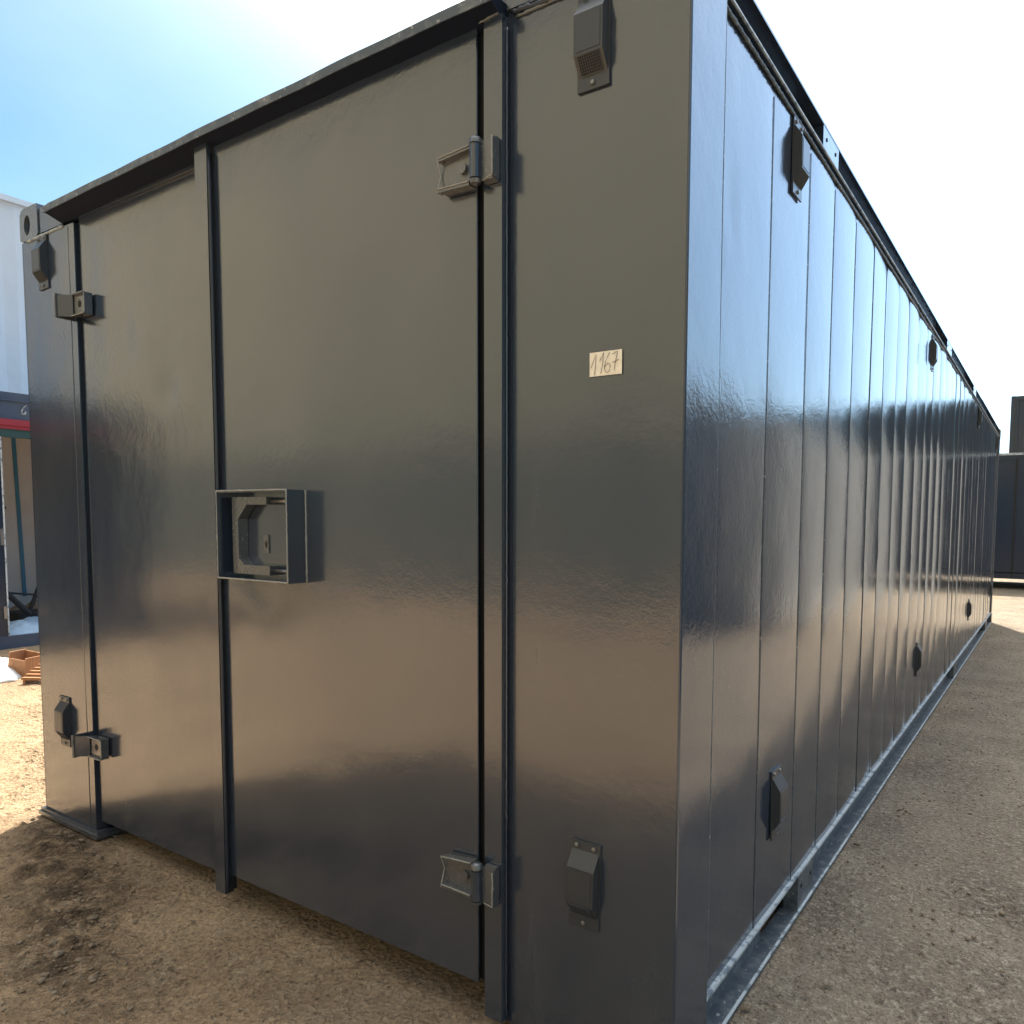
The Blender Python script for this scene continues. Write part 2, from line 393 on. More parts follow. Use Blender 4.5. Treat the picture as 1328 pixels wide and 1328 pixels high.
def casting(y0=-.004):
    """corner casting with rounded corner and oval hole in its front"""
    x0, x1, z0, z1 = -.004, .155, 2.436, 2.567
    mb = MB(); n = 28; cx, cz = .062, 2.496
    outer = []; inner = []
    for i in range(n):
        a = 2*math.pi*i/n; dx, dz = math.cos(a), math.sin(a)
        s = min((x1-cx)/dx if dx > 0 else (x0-cx)/dx if dx < 0 else 9, (z1-cz)/dz if dz > 0 else (z0-cz)/dz if dz < 0 else 9)
        px, pz = cx+dx*s, cz+dz*s
        rc = .035
        if px < x0+rc and pz > z1-rc:      # rounded outer corner
            c = Vector((x0+rc, z1-rc)); d = Vector((px, pz))-c
            if d.length > rc: d = d.normalized()*rc
            px, pz = c.x+d.x, c.y+d.y
        outer.append((px, pz)); inner.append((cx+.027*dx, cz+.040*dz))
    loops = []
    for (pts, y) in ((outer, .16), (outer, y0), (inner, y0), (inner, y0+.03)):
        loops.append([mb.bm.verts.new((p[0], y, p[1])) for p in pts])
    for a, b in zip(loops, loops[1:]):
        for i in range(n): mb.bm.faces.new([a[i], a[(i+1) % n], b[(i+1) % n], b[i]])
    mb.bm.faces.new(loops[0])
    c = autosmooth(mb.build('corner_casting', 'paint_worn', C), 40)
    k = MB(); k.prism([Vector((p[0], y0+.028, p[1])) for p in inner], (0, 0, 0), (0, .01, 0)); k.build('casting_hole', 'black', c)
casting()
mb = MB(); mb.box(.165, .34, .03, .3, 2.546, 2.575); mb.build('roof_bracket', 'paint', C)

# --- post between right door and fixed panel
mb = MB(); mb.box(2.524, 2.579, -.028, .03, .028, 2.476); o = mb.build('door_post', 'paint_front', C, bevel=.0025)
weld([(2.581, -.012, .04), (2.581, -.012, 1.2), (2.581, -.012, 2.45)], .0035, m='paint')
mb = MB(); mb.box(2.5795, 2.587, -.004, .02, .02, 2.48); mb.build('seam_strip', 'seal', C)

# --- doors
def dents(x, z):
    d = 0
    for (cx, cz, r, a) in ((1.93, .60, .055, .0018), (1.55, 1.02, .12, -.003), (1.62, 1.06, .08, .0035), (2.2, 1.9, .15, .003), (2.25, .75, .2, .003), (.9, 1.93, .10, -.003), (1.05, 1.75, .06, .004), (.75, .62, .15, .002)):
        q = ((x-cx)**2+(z-cz)**2)/(r*r)
        if q < 6: d += a*math.exp(-q)
    return d
DR = thing('x', 'x', 'x'); bpy.data.objects.remove(DR)
def hinge(side, zc, parent, xg):
    """welded strap hinge: door leaf, barrel over the gap, post leaf; side=-1 mirrors it"""
    s = side; f = -.018
    h = None
    X = lambda v: xg+s*v
    def bx(m_, a, b, y0, y1, z0, z1):
        m_.box(min(X(a), X(b)), max(X(a), X(b)), y0, y1, z0, z1)
    mb = MB()   # tapered door leaf with raised rims
    mb.prism([Vector((X(-.125), 0, zc-.040)), Vector((X(-.030), 0, zc-.043)), Vector((X(-.030), 0, zc+.043)), Vector((X(-.125), 0, zc+.036))], (0, f, 0), (0, f-.014, 0))
    h = mb.build('hinge', 'paint_worn', parent, bevel=.002)
    mb = MB()
    mb.prism([Vector((X(-.127), f-.014, zc-.044)), Vector((X(-.025), f-.014, zc-.047)), Vector((X(-.025), f-.014, zc-.037)), Vector((X(-.127), f-.014, zc-.034))], (0, 0, 0), (0, -.016, 0))
    mb.build('leaf_rim', 'paint_worn', h, bevel=.0015); mb = MB()
    mb.prism([Vector((X(-.127), f-.014, zc+.030)), Vector((X(-.025), f-.014, zc+.038)), Vector((X(-.025), f-.014, zc+.046)), Vector((X(-.127), f-.014, zc+.039))], (0, 0, 0), (0, -.014, 0))
    mb.build('leaf_rim', 'paint_worn', h, bevel=.0015)
    for P in ([(X(-.127), f-.031, zc-.036), (X(-.025), f-.031, zc-.039)], [(X(-.127), f-.030, zc-.044), (X(-.127), f-.016, zc), (X(-.127), f-.029, zc+.038)], [(X(-.127), f-.029, zc+.038), (X(-.025), f-.029, zc+.045)], [(X(.054), -.057, zc-.044), (X(.054), -.057, zc+.044)], [(X(.018), -.048, zc-.046), (X(.054), -.057, zc-.044)]):
        mb = MB(); n_ = 14; Q = [Vector(P[0]).lerp(Vector(P[-1]), i/n_) if len(P) == 2 else (Vector(P[0]).lerp(Vector(P[1]), min(1, i/7)) if i < 7 else Vector(P[1]).lerp(Vector(P[2]), (i-7)/7)) for i in range(n_+1)]
        mb.tube([q+Vector((nz(i*.7, zc)*.0012, 0, nz(i*.9, 3)*.0012)) for i, q in enumerate(Q)], [.0016+.0012*abs(nz(i*.8, 7)) for i in range(n_+1)], 6); mb.build('rubbed_highlight_edge', 'worn_highlight', h, smooth=True)
    mb = MB(); mb.tube([(X(-.055), f-.014, zc+.002), (X(-.055), f-.022, zc+.002)], .013, 14); mb.build('bolt_head', 'paint_worn', h)
    mb = MB(); bx(mb, .018, .052, -.030, -.042, zc-.05, zc+.05); bx(mb, .046, .054, -.030, -.056, zc-.044, zc+.044); bx(mb, .0, .05, -.042, -.047, zc-.046, zc+.046); mb.build('post_leaf', 'paint_worn', h, bevel=.0015)
    mb = MB(); mb.tube([(X(.0), -.052, z) for z in (zc-.040, zc+.036)], .0145, 16); autosmooth(mb.build('barrel', 'paint', h), 60)
    mb = MB(); mb.tube([(X(.0), -.052, z) for z in (zc+.039, zc+.050, zc+.056)], [.0145, .0145, .009], 16); autosmooth(mb.build('pin_cap', 'paint_worn', h), 50); mb = MB(); mb.tube([(X(.0), -.052, z) for z in (zc-.052, zc-.043)], [.012, .0145], 16); autosmooth(mb.build('pin_cap', 'paint_worn', h), 50)
    return h
# right door
rd = autosmooth(plate(1.406, 2.494, .102, 2.482, -.018, .006, 21, amp=.0016, nu=44, nv=90, extra=dents).build('door', 'paint_front', C))
mb = MB()
def astr(u, v):
    x = 1.334+(1.400-1.334)*u+.012*(1-v)*(1-u); z = .040+(2.484-.040)*v; return Vector((x, -.037+.0012*nz(z*2.1, 4), z))
mb.grid(astr, 3, 50)
r = bmesh.ops.extrude_edge_only(mb.bm, edges=[e for e in mb.bm.edges if e.is_boundary])
for q in r['geom']:
    if isinstance(q, bmesh.types.BMVert): q.co.y = -.006
autosmooth(mb.build('overlap_strip', 'paint_front', rd))
mb = MB(); pts = [(1.4045+.0012*nz(i*.3, 2), -.030, .045+i*.06) for i in range(41)]; mb.tube(pts, .0058, 8); mb.build('door_seal', 'seal', rd, smooth=True)
mb = MB(); mb.box(1.400, 1.406, -.024, .0, .05, 2.48); mb.build('seal_carrier', 'black', rd)
mb = MB(); pts = [(2.4945, -.0185, .11+i*.05) for i in range(48)]; mb.tube(pts, .0022, 6); mb.build('edge_fold', 'paint', rd, smooth=True)
hinge(1, 2.148, rd, 2.519); hinge(1, .388, rd, 2.519)
# left door, set a little behind
ld = autosmooth(plate(.464, 1.36, .068, 2.446, .012, .005, 31, amp=.0014, nu=34, nv=90, extra=dents).build('door', 'paint_front', C))
def fold_hinge(zc):
    """left hinge: an upright knuckle plate on the pillar folded to a holed leaf on the door"""
    a = R(0)
    mb = MB(); mb.prism([Vector((.414, -.050, 0)), Vector((.420, -.054, 0)), Vector((.462, -.020, 0)), Vector((.458, -.012, 0))], (0, 0, zc-.041), (0, 0, zc+.041))
    h = mb.build('hinge', 'paint', ld, bevel=.0015)
    mb = MB(); mb.box(.409, .416, -.058, -.001, zc-.046, zc+.046); mb.build('knuckle_plate', 'paint_worn', h, bevel=.002)
    mb = MB(); mb.box(.462, .552, -.016, .006, zc-.036, zc+.036); mb.build('door_leaf', 'paint_worn', h, bevel=.002)
    for z in (zc-.040, zc+.036):
        mb = MB(); mb.box(.460, .557, -.026, .006, z, z+.004); mb.build('leaf_rim', 'paint_worn', h, bevel=.0015)
    mb = MB(); mb.box(.550, .556, -.021, .006, zc-.0355, zc+.0355); mb.build('leaf_end', 'paint_worn', h, bevel=.0015)
    for P in ([(.409, -.060, zc-.046), (.409, -.060, zc+.046)], [(.462, -.028, zc+.040), (.556, -.028, zc+.040)], [(.462, -.028, zc-.040), (.556, -.028, zc-.040)], [(.556, -.023, zc-.038), (.556, -.023, zc+.038)]):
        mb = MB(); mb.tube([Vector(P[0]).lerp(Vector(P[1]), i/10)+Vector((nz(i*.7, zc)*.001, 0, nz(i*.9, 3)*.001)) for i in range(11)], [.0015+.001*abs(nz(i*.8, 7)) for i in range(11)], 6); mb.build('rubbed_highlight_edge', 'worn_highlight', h, smooth=True)
    mb = MB(); mb.tube([(.507, -.0145, zc+.002), (.507, -.0170, zc+.002)], .013, 14); mb.build('bolt_hole', 'black', h)
fold_hinge(2.112); fold_hinge(.385)
# dark recesses behind the gaps and under the doors
mb = MB(); mb.box(2.480, 2.5235, -.004, .006, .104, 2.472); mb.build('door_gap', 'black', C); mb = MB(); mb.box(.4455, .4638, .018, .03, .07, 2.44); mb.build('door_gap', 'black', C)
mb = MB(); mb.box(.45, 2.50, .30, .36, .0, .14); mb.build('sill_beam', 'black', C); mb = MB(); mb.box(.45, 2.50, .03, .30, .115, .14); mb.build('sill_plate', 'black', C)
mb = MB(); mb.box(.44, 2.6, .05, .06, .06, 2.5); mb.build('door_frame', 'black', C)
# foot plate under the left pillar
mb = MB(); mb.box(-.03, .482, -.018, .16, .0, .016); mb.box(-.022, .472, -.010, .16, .016, .028); mb.build('foot_plate', 'paint_worn', C, bevel=.002)

# --- lock box on the right door (open-fronted, welded)
lb_x0, lb_x1, lb_z0, lb_z1, yb, yf = 1.478, 1.828, 1.113, 1.387, -.018, -.082
t_ = .006
mb = MB(); mb.box(lb_x0, lb_x1, yf, yb, lb_z1-t_, lb_z1); mb.box(lb_x0, lb_x1, yf, yb, lb_z0, lb_z0+t_)
mb.box(lb_x0, lb_x0+t_, yf, yb, lb_z0+t_, lb_z1-t_); mb.box(lb_x1-t_, lb_x1, yf, yb, lb_z0+t_, lb_z1-t_)
lb = mb.build('lock_box', 'paint_worn', rd)
lb.data.materials.clear(); lb.data.materials.append(M['paint'])
weld([(lb_x0, yf, lb_z1), (lb_x1, yf, lb_z1)], .0030, 'rubbed_highlight_edge', 'worn_highlight').parent = lb
weld([(lb_x0, yf, lb_z0+.003), (lb_x1, yf, lb_z0+.003)], .0032, 'rubbed_highlight_edge', 'worn_highlight').parent = lb
weld([(lb_x1, yf, lb_z0), (lb_x1, yf, lb_z1)], .0028, 'rubbed_highlight_edge', 'worn_highlight').parent = lb
weld([(lb_x0+.003, yf, lb_z0), (lb_x0+.003, yf, lb_z1)], .0028, 'rubbed_highlight_edge', 'worn_highlight').parent = lb
weld([(lb_x1+.002, yb-.001, lb_z0), (lb_x1+.002, yb-.001, lb_z1)], .0035, 'rubbed_highlight_edge', 'worn_highlight').parent = lb
# C shaped bracket inside
def bracket():
    mb = MB(); y0, y1 = yb-.001, yb-.034
    out = [(1.515, 1.130), (1.700, 1.130), (1.700, 1.158), (1.560, 1.158), (1.548, 1.168), (1.548, 1.318), (1.572, 1.345), (1.690, 1.345), (1.690, 1.368), (1.515, 1.368)]
    for a, b in (((1.515, 1.130), (1.700, 1.158)), ((1.515, 1.158), (1.545, 1.345)), ((1.515, 1.345), (1.690, 1.368))):
        mb.box(a[0], b[0], y1, y0, a[1], b[1])
    mb.prism([Vector((1.545, 0, 1.300)), Vector((1.590, 0, 1.345)), Vector((1.545, 0, 1.345))], (0, y0, 0), (0, y1, 0))
    mb.prism([Vector((1.545, 0, 1.158)), Vector((1.572, 0, 1.158)), Vector((1.545, 0, 1.180))], (0, y0, 0), (0, y1, 0))
    return mb.build('lock_bracket', 'paint_worn', lb, bevel=.002)
bk = bracket()
mb = MB()
for z in (1.356, 1.144):
    mb = MB(); mb.tube([(1.69, yb-.018, z), (1.822, yb-.018, z)], .006, 10); mb.build('lock_bolt', 'screw', lb, smooth=True)
mb = MB(); mb.box(1.628, 1.652, yb-.004, yb, 1.195, 1.252); kp = mb.build('keyhole_plate', 'paint_worn', lb, bevel=.002)
mb = MB(); mb.box(1.637, 1.644, yb-.0052, yb-.0038, 1.212, 1.232); mb.build('keyhole', 'black', kp)

# --- number label
mb = MB(); mb.grid(lambda u, v: Vector((2.812+.084*u, -.0035-.0006*nz(u*3, v*2), 1.628+.053*v)), 8, 6)
stk = mb.build('number_label', 'paper', C, smooth=True); stk['label'] = 'cream paper label with handwritten number 1167'
def stroke(mb, pts, r=.00055):
    P = [Vector((2.812+.084*a, -.0048, 1.628+.053*b)) for a, b in pts]
    mb.tube(P, r, 5)
mb = MB()
stroke(mb, [(.05, .36), (.12, .60), (.215, .90), (.20, .55), (.165, .05)])
stroke(mb, [(.32, .60), (.37, .72), (.44, .95), (.42, .5), (.36, .08)])
six = [(.64, .93), (.57, .78), (.50, .55), (.47, .33), (.49, .18), (.55, .10), (.62, .16), (.655, .32), (.63, .46), (.575, .50), (.51, .40), (.475, .28)]
stroke(mb, six)
stroke(mb, [(.71, .86), (.76, .85), (.80, .90), (.865, .93), (.84, .70), (.80, .45), (.78, .18)])
stroke(mb, [(.72, .50), (.80, .52), (.91, .60)])
mb.build('lettering', 'ink', stk)

# --- vents
def vent(parent=C):
    """small louvred hood: local x across, y out of wall negative, z up, plate 0.21 tall"""
    zt = .105
    mb = MB(); mb.box(-.041, .041, -.005, .0, -.105, .105); v = mb.build('vent', 'plastic', parent, bevel=.0025, local=False)
    prof = [(-.005, zt-.022), (-.028, zt-.058), (-.028, zt-.145), (-.005, zt-.180)]
    mb = MB(); mb.prism([Vector((0, y, z)) for y, z in prof], (-.037, 0, 0), (.037, 0, 0)); hd = mb.build('hood', 'plastic', v, bevel=.0018, local=False)
    mb = MB(); mb.box(-.031, .031, -.0292, -.0275, zt-.139, zt-.063); mb.build('raised_field', 'plastic', hd, bevel=.0007, local=False)
    # grille on the lower slope: dark slots between thin bars
    a = Vector((0, -.028, zt-.145)); b = Vector((0, -.005, zt-.180)); d = (b-a); n = Vector((0, d.z, -d.y)).normalized()
    mb = MB(); g0 = a+d*.06+n*.0006; g1 = a+d*.94+n*.0006
    mb.quad(g0+Vector((-.028, 0, 0)), g0+Vector((.028, 0, 0)), g1+Vector((.028, 0, 0)), g1+Vector((-.028, 0, 0)))
    mb.build('grille_slot', 'black', hd, local=False)
    mb = MB()
    for k in range(11):
        x = -.028+.0056*k; mb.tube([g0+n*.0008+Vector((x, 0, 0)), g1+n*.0008+Vector((x, 0, 0))], .0009, 4)
    for k in range(8):
        p = g0.lerp(g1, k/7)+n*.0012; mb.tube([p+Vector((-.028, 0, 0)), p+Vector((.028, 0, 0))], .0008, 4)
    mb.build('grille', 'plastic', hd, local=False)
    for x, z in ((-.024, zt-.011), (.024, zt-.011), (0, -zt+.013)):
        mb = MB(); mb.tube([(x, -.005, z), (x, -.0095, z), (x, -.0105, z)], [.0058, .0052, .003], 10); mb.build('screw', 'screw', v, smooth=False, local=False)
    return v
def copy_tree(o, parent):
    c = o.copy(); col.objects.link(c); c.parent = parent
    for ch in list(o.children): copy_tree(ch, c)
    return c
v0 = vent(); v0.location = (2.816, -.001, 2.355)
for (x, z, ry) in ((2.812, .445, R(1.2)), (.190, 2.325, R(-1.5)), (.222, .447, R(1))):
    c = copy_tree(v0, C); c.location = (x, -.001, z); c.rotation_euler = (0, ry, 0)
for (y, z) in ((.745, 2.352), (.705, .462), (3.52, 2.345), (3.41, .485), (6.77, 2.36), (6.56, .485), (9.35, 2.36), (9.35, .485)):
    c = copy_tree(v0, C); c.location = (W-.010, y, z); c.rotation_euler = (R(random.uniform(-1.2, 1.2)), 0, R(90))

# --- long right side wall: broad shallow pans with lapped seams
seams = [.182, .548, .898, 1.19, 1.505, 1.835, 2.12, 2.41, 2.72, 3.05]
while seams[-1] < L-.5: seams.append(seams[-1]+.305+random.uniform(-.012, .012))
seams[-1] = L-.16
def side_wall(xw, sgn, name):
    mb = MB(); cols = []
    for i in range(len(seams)-1):
        a, b = seams[i], seams[i+1]; bow = random.uniform(.0015, .0075) if i > 3 else .0008*(i+1); tilt = random.uniform(-.0032, .0032) if i > 1 else .0003
        n = 14
        for k in range(n+1):
            t = k/n; y = a+(b-a)*t
            if k == 0: y += .0012
            if k == n: y -= .0012
            cols.append((y, bow*(1-(2*t-1)**2)**.8+tilt*(2*t-1), i))
        cols.append((b, -.0026 if i < 4 else -.0012, i))
    nzv = 46; V = []
    for (y, d, i) in cols:
        row = []
        for j in range(nzv+1):
            z = .135+(2.475-.135)*j/nzv
            q = d+nz(y*1.9, z*1.3, 3+i*.7)*.0012+nz(y*6, z*2.0, 8)*.0005
            for (cy, cz, rr, am) in ((.26, 2.05, .04, -.003), (.245, 1.98, .03, .002)):
                e = ((y-cy)**2+((z-cz)*.6)**2)/(rr*rr)
                if e < 6: q += am*math.exp(-e)
            row.append(mb.bm.verts.new((xw+sgn*q, y, z)))
        V.append(row)
    for a in range(len(V)-1):
        for j in range(nzv): mb.bm.faces.new([V[a][j], V[a+1][j], V[a+1][j+1], V[a][j+1]])
    o = mb.build(name, 'paint', C)
    return autosmooth(o, 22)
side_wall(W-.014, 1, 'side_wall')
side_wall(.014, -1, 'side_wall')
mb = MB()
for y in seams[1:6]:
    pts = [(W-.0125+.0005*nz(y, z_*.3), y+.001, .14+z_*.045) for z_ in range(52)]; mb.tube(pts, .0012, 5)
mb.build('panel_seam', 'rail', C, smooth=True)
mb = MB(); mb.tube([(W-.0008+.0003*nz(i*.4, 1), .1825, .15+.0465*i) for i in range(51)], .0016, 6); mb.build('post_edge', 'rail', C, smooth=True)  # lighter bead that paints the bright edge highlight along the post
# ragged sealant line under the top rail
for k in range(1): weld([(W-.009, .19, 2.462), (W-.009, 2.5, 2.462), (W-.009, L-.2, 2.462)], .006, 'sealant_bead', 'rail')

# --- bottom rail: C channel opening outward with pockets and closing plates
ypk = [(.715, .95)]
def rail_bottom():
    y0, y1 = .182, L-.16
    mb = MB(); 
    mb.box(W-.05, W-.0, y0, y1, .133, .141); mb.build('rail_top_flange', 'chalk', C, bevel=.001)
    mb = MB(); mb.box(W-.06, W+.004, y0, y1, .0, .010); mb.build('rail_bottom_flange', 'rail', C, bevel=.0015)
    mb = MB(); mb.box(W-.002, W+.006, y0, y1, .0095, .013); mb.build('rail_edge', 'chalk', C)
    mb = MB()
    for a, b in ((y0, .715), (1.13, 8.25), (8.75, y1)): mb.box(W-.056, W-.05, a, b, .01, .133)
    mb.build('rail_web', 'rail', C)
    for a, b in ((.95, 1.13), (5.4, 5.62), (8.76, 8.98)):
        mb = MB(); mb.box(W-.05, W-.002, a, b, .0105, .1325); p = mb.build('closing_plate', 'rail', C, bevel=.0015)
        for yy in (a+.035, b-.035):
            k = MB(); k.tube([(W-.002, yy, .085), (W+.0005, yy, .085)], .007, 10); k.build('bolt_hole', 'black', p)
    for a, b in ((.715, .95), (8.25, 8.75)):
        mb = MB(); mb.box(W-.6, W-.06, a, a+.006, .012, .132); mb.box(W-.6, W-.0505, b-.006, b, .012, .132); mb.box(W-.6, W-.59, a, b, .01, .13); mb.box(W-.6, W-.06, a, b, .126, .131); mb.build('fork_pocket', 'black', C)
rail_bottom()
def rail_top():
    y0, y1 = .006, L-.16
    mb = MB(); mb.box(W-.04, W-.001, y0+.176, y1, 2.476, 2.4815); mb.build('rail_bottom_flange', 'paint', C)
    mb = MB(); mb.box(W-.003, W+.003, y0+.176, y1, 2.480, 2.485); mb.build('rail_edge', 'chalk', C)
    mb = MB(); mb.box(W-.05, W-.0, y0+.176, y1, 2.557, 2.565); mb.build('rail_top_flange', 'paint', C)
    mb = MB(); mb.box(W-.056, W-.05, y0+.176, y1, 2.4815, 2.557); mb.build('rail_web', 'paint', C)
    for a, b in ((.985, 1.175), (4.13, 4.38), (6.04, 6.27), (8.76, 8.98)):
        mb = MB(); mb.box(W-.05, W-.001, a, b, 2.486, 2.556); p = mb.build('closing_plate', 'paint', C, bevel=.0012)
        for yy in (a+.04, b-.04):
            k = MB(); k.tube([(W-.0015, yy, 2.525), (W+.001, yy, 2.525)], .006, 10); k.build('bolt_hole', 'black', p)
rail_top()
mb = MB(); mb.box(.0, .05, .006, L, 2.475, 2.560); mb.box(.0, .05, .18, L, .0, .135); mb.build('left_rail', 'paint', C)
mb = MB(); mb.box(.04, W-.055, .05, L-.02, 2.535, 2.550); mb.build('roof', 'paint', C)
mb = MB(); mb.box(.01, W-.081, L-.04, L, .01, 2.55); mb.build('rear_wall', 'paint', C)
mb = MB(); mb.box(.06, W-.62, .30, L-.1, .10, .13); mb.build('floor_underside', 'black', C)
# far top corner casting
mb = MB(); mb.box(W-.10, W+.004, L-.165, L+.004, 2.455, 2.575); k = mb.build('corner_casting', 'paint_worn', C, bevel=.006)
mb = MB(); mb.box(W-.10, W+.004, L-.165, L+.004, .0, .115); k = mb.build('corner_casting', 'paint_worn', C, bevel=.006)

# ------------------------------------------------------------------ other containers
def corrug(mb, p0, p1, z0, z1, depth=.03, pitch=.28, nrm=None):
    """corrugated wall from p0 to p1 (2D), profile pushed inwards along -nrm"""
    p0 = Vector(p0); p1 = Vector(p1); d = p1-p0; Ln = d.length; d.normalize(); nr = Vector(nrm)
    pts = []; s = 0
    while s < Ln-.001:
        for f, q in ((0, 0), (.36, 0), (.5, 1), (.86, 1)):
            if s+f*pitch < Ln: pts.append((s+f*pitch, q))
        s += pitch
    pts.append((Ln, 0))
    A = []
    for s_, q in pts:
        p = p0+d*s_-nr*depth*q
        A.append((mb.bm.verts.new((p.x, p.y, z0)), mb.bm.verts.new((p.x, p.y, z1))))
    for a, b in zip(A, A[1:]): mb.bm.faces.new([a[0], b[0], b[1], a[1]])
def far_container(name, label, cat, x0, x1, y0, y1, z0, z1, m, group=None, skids=True, doors_front=False, flatfront=False):
    T = thing(name, label, cat, ((x0+x1)/2, y0, z0), group)
    mb = MB()
    corrug(mb, (x0+.1, y0+.02), (x1-.1, y0+.02), z0+.14, z1-.1, nrm=(0, -1), depth=.0 if flatfront else .03, pitch=.28)
    corrug(mb, (x0+.1, y1-.02), (x1-.1, y1-.02), z0+.14, z1-.1, nrm=(0, 1)); corrug(mb, (x0+.02, y0+.1), (x0+.02, y1-.1), z0+.14, z1-.1, nrm=(-1, 0)); corrug(mb, (x1-.02, y0+.1), (x1-.02, y1-.1), z0+.14, z1-.1, nrm=(1, 0))
    mb.build('wall', m, T)
    mb = MB()
    for x in (x0, x1-.12):
        for y in (y0, y1-.12): mb.box(x, x+.12, y, y+.12, z0, z1)
    mb.build('corner_post', m, T, bevel=.006)
    mb = MB()
    for z in (z0, z1-.115):
        mb.box(x0+.12, x1-.12, y0+.004, y0+.09, z+.002, z+.11); mb.box(x0+.12, x1-.12, y1-.09, y1-.004, z+.002, z+.11)
        mb.box(x0+.004, x0+.09, y0+.12, y1-.12, z+.002, z+.11); mb.box(x1-.09, x1-.004, y0+.12, y1-.12, z+.002, z+.11)
    mb.build('rail', m, T, bevel=.004)
    mb = MB(); mb.box(x0+.09, x1-.09, y0+.09, y1-.09, z1-.07, z1-.02); mb.build('roof', m, T)
    mb = MB(); mb.box(x0+.09, x1-.09, y0+.09, y1-.09, z0+.10, z0+.13); mb.build('floor', m, T)
    return T
# far dark container on bearers, closing the yard at right
T = far_container('storage_container', 'low dark blue grey container on bearers beyond the far end of the long container', 'container', -1.2, 10.9, 16.0, 18.44, .21, 2.79, 'farpaint', 'stacked dark containers', flatfront=True)
mb = MB(); mb.box(-1.08, 10.8, 15.985, 16.003, 2.755, 2.80); mb.build('gutter', 'chalk', T)
for x in (2.99, 3.32, 5.6, 7.9):
    mb = MB(); mb.box(x, x+.03, 15.99, 16.018, .25, 2.68); mb.build('panel_joint', 'black', T)
for x in (-1., 1.5, 5.2, 8., 10.5):
    mb = MB(); mb.box(x, x+.2, 16.1, 18.3, .0, .209); mb.build('bearer', 'wood', T)
T = far_container('storage_container', 'dark ribbed container stacked high, showing above the roof of the low one', 'container', 2.42, 8.5, 24.5, 26.9, 2.65, 5.24, 'greycont', 'stacked dark containers')
T = far_container('storage_container', 'hidden lower container of the far right stack, below the ribbed one', 'container', 2.3, 8.4, 24.5, 26.9, .02, 2.62, 'greycont', 'stacked dark containers')
far_container('storage_container', 'dark container on top in the second stack beyond the yard', 'container', 9.2, 21.2, 24.7, 27.1, 2.65, 5.24, 'farpaint', 'stacked dark containers')
far_container('storage_container', 'dark container at the foot of the second stack beyond the yard', 'container', 9.3, 21.3, 24.7, 27.1, .02, 2.62, 'farpaint', 'stacked dark containers')
far_container('storage_container', 'short slate container nearer the camera in the yard to the right', 'container', 6.2, 8.6, 1.2, 7.2, .02, 2.62, 'slate', 'containers in the right yard')
# yard to the right, seen mirrored in the glossy side
far_container('storage_container', 'light grey container standing side-on in the yard to the right', 'container', 5.3, 7.7, 7.6, 15.6, .02, 2.62, 'lightcont', 'stacked dark containers')
def shed(name, label, x0, x1, y0, y1, h, wall_m, base_m, base_h=2.4):
    T = thing(name, label, 'building', ((x0+x1)/2, (y0+y1)/2, 0))
    mb = MB()
    for a, b, n in (((x0, y0), (x1, y0), (0, -1)), ((x0, y1), (x1, y1), (0, 1)), ((x0, y0), (x0, y1), (-1, 0)), ((x1, y0), (x1, y1), (1, 0))):
        corrug(mb, a, b, base_h, h, .05, .6, n)
    mb.build('cladding', wall_m, T)
    mb = MB(); mb.box(x0-.05, x1+.05, y0-.05, y1+.05, 0, base_h); mb.build('base_wall', base_m, T)
    mb = MB(); mb.prism([Vector((x0-.3, y0-.3, h)), Vector((x1+.3, y0-.3, h)), Vector(((x0+x1)/2, y0-.3, h+1.3))], (0, 0, 0), (0, y1-y0+.6, 0)); mb.build('roof', 'whbase', T)
    return T
far_container('storage_container', 'dark container standing in the row behind the camera', 'container', -22.0, -9.9, -10.6, -8.16, .02, 2.62, 'olive', 'containers in the row behind the camera')
far_container('storage_container', 'dark container standing in the row behind the camera', 'container', -9.6, 2.5, -10.5, -8.06, .02, 2.62, 'olive', 'containers in the row behind the camera')
far_container('storage_container', 'dark container standing in the row behind the camera', 'container', 2.9, 9.0, -10.6, -8.16, .02, 2.62, 'olive', 'containers in the row behind the camera')
shed('warehouse', 'tan clad warehouse across the yard behind the camera', -46, 12, -40, -13.6, 14.5, 'warehouse', 'whbase', 2.2)
shed('storage_shed', 'low tan shed beyond the yard to the right', 14, 27, 4, 32, 6.0, 'tan', 'whbase', .6)

# ------------------------------------------------------------------ left background
wc = thing('white_cabin', 'white ribbed cabin stacked on the navy cabin at the left edge', 'cabin', (-7.6, 3, 2.53))
mb = MB(); corrug(mb, (-6.4, -3.0), (-6.4, 9.0), 2.53, 4.80, .02, .9, (1, 0)); corrug(mb, (-8.8, -3.0), (-6.4, -3.0), 2.53, 4.80, .02, .9, (0, -1)); corrug(mb, (-8.8, 9.0), (-6.4, 9.0), 2.53, 4.80, .02, .9, (0, 1)); corrug(mb, (-8.8, -3.0), (-8.8, 9.0), 2.53, 4.80, .02, .9, (-1, 0))
mb.build('wall', 'white_panel', wc)
mb = MB(); mb.box(-8.85, -6.36, -3.05, 9.05, 4.80, 4.86); mb.build('roof_edge', 'white_panel', wc, bevel=.01)
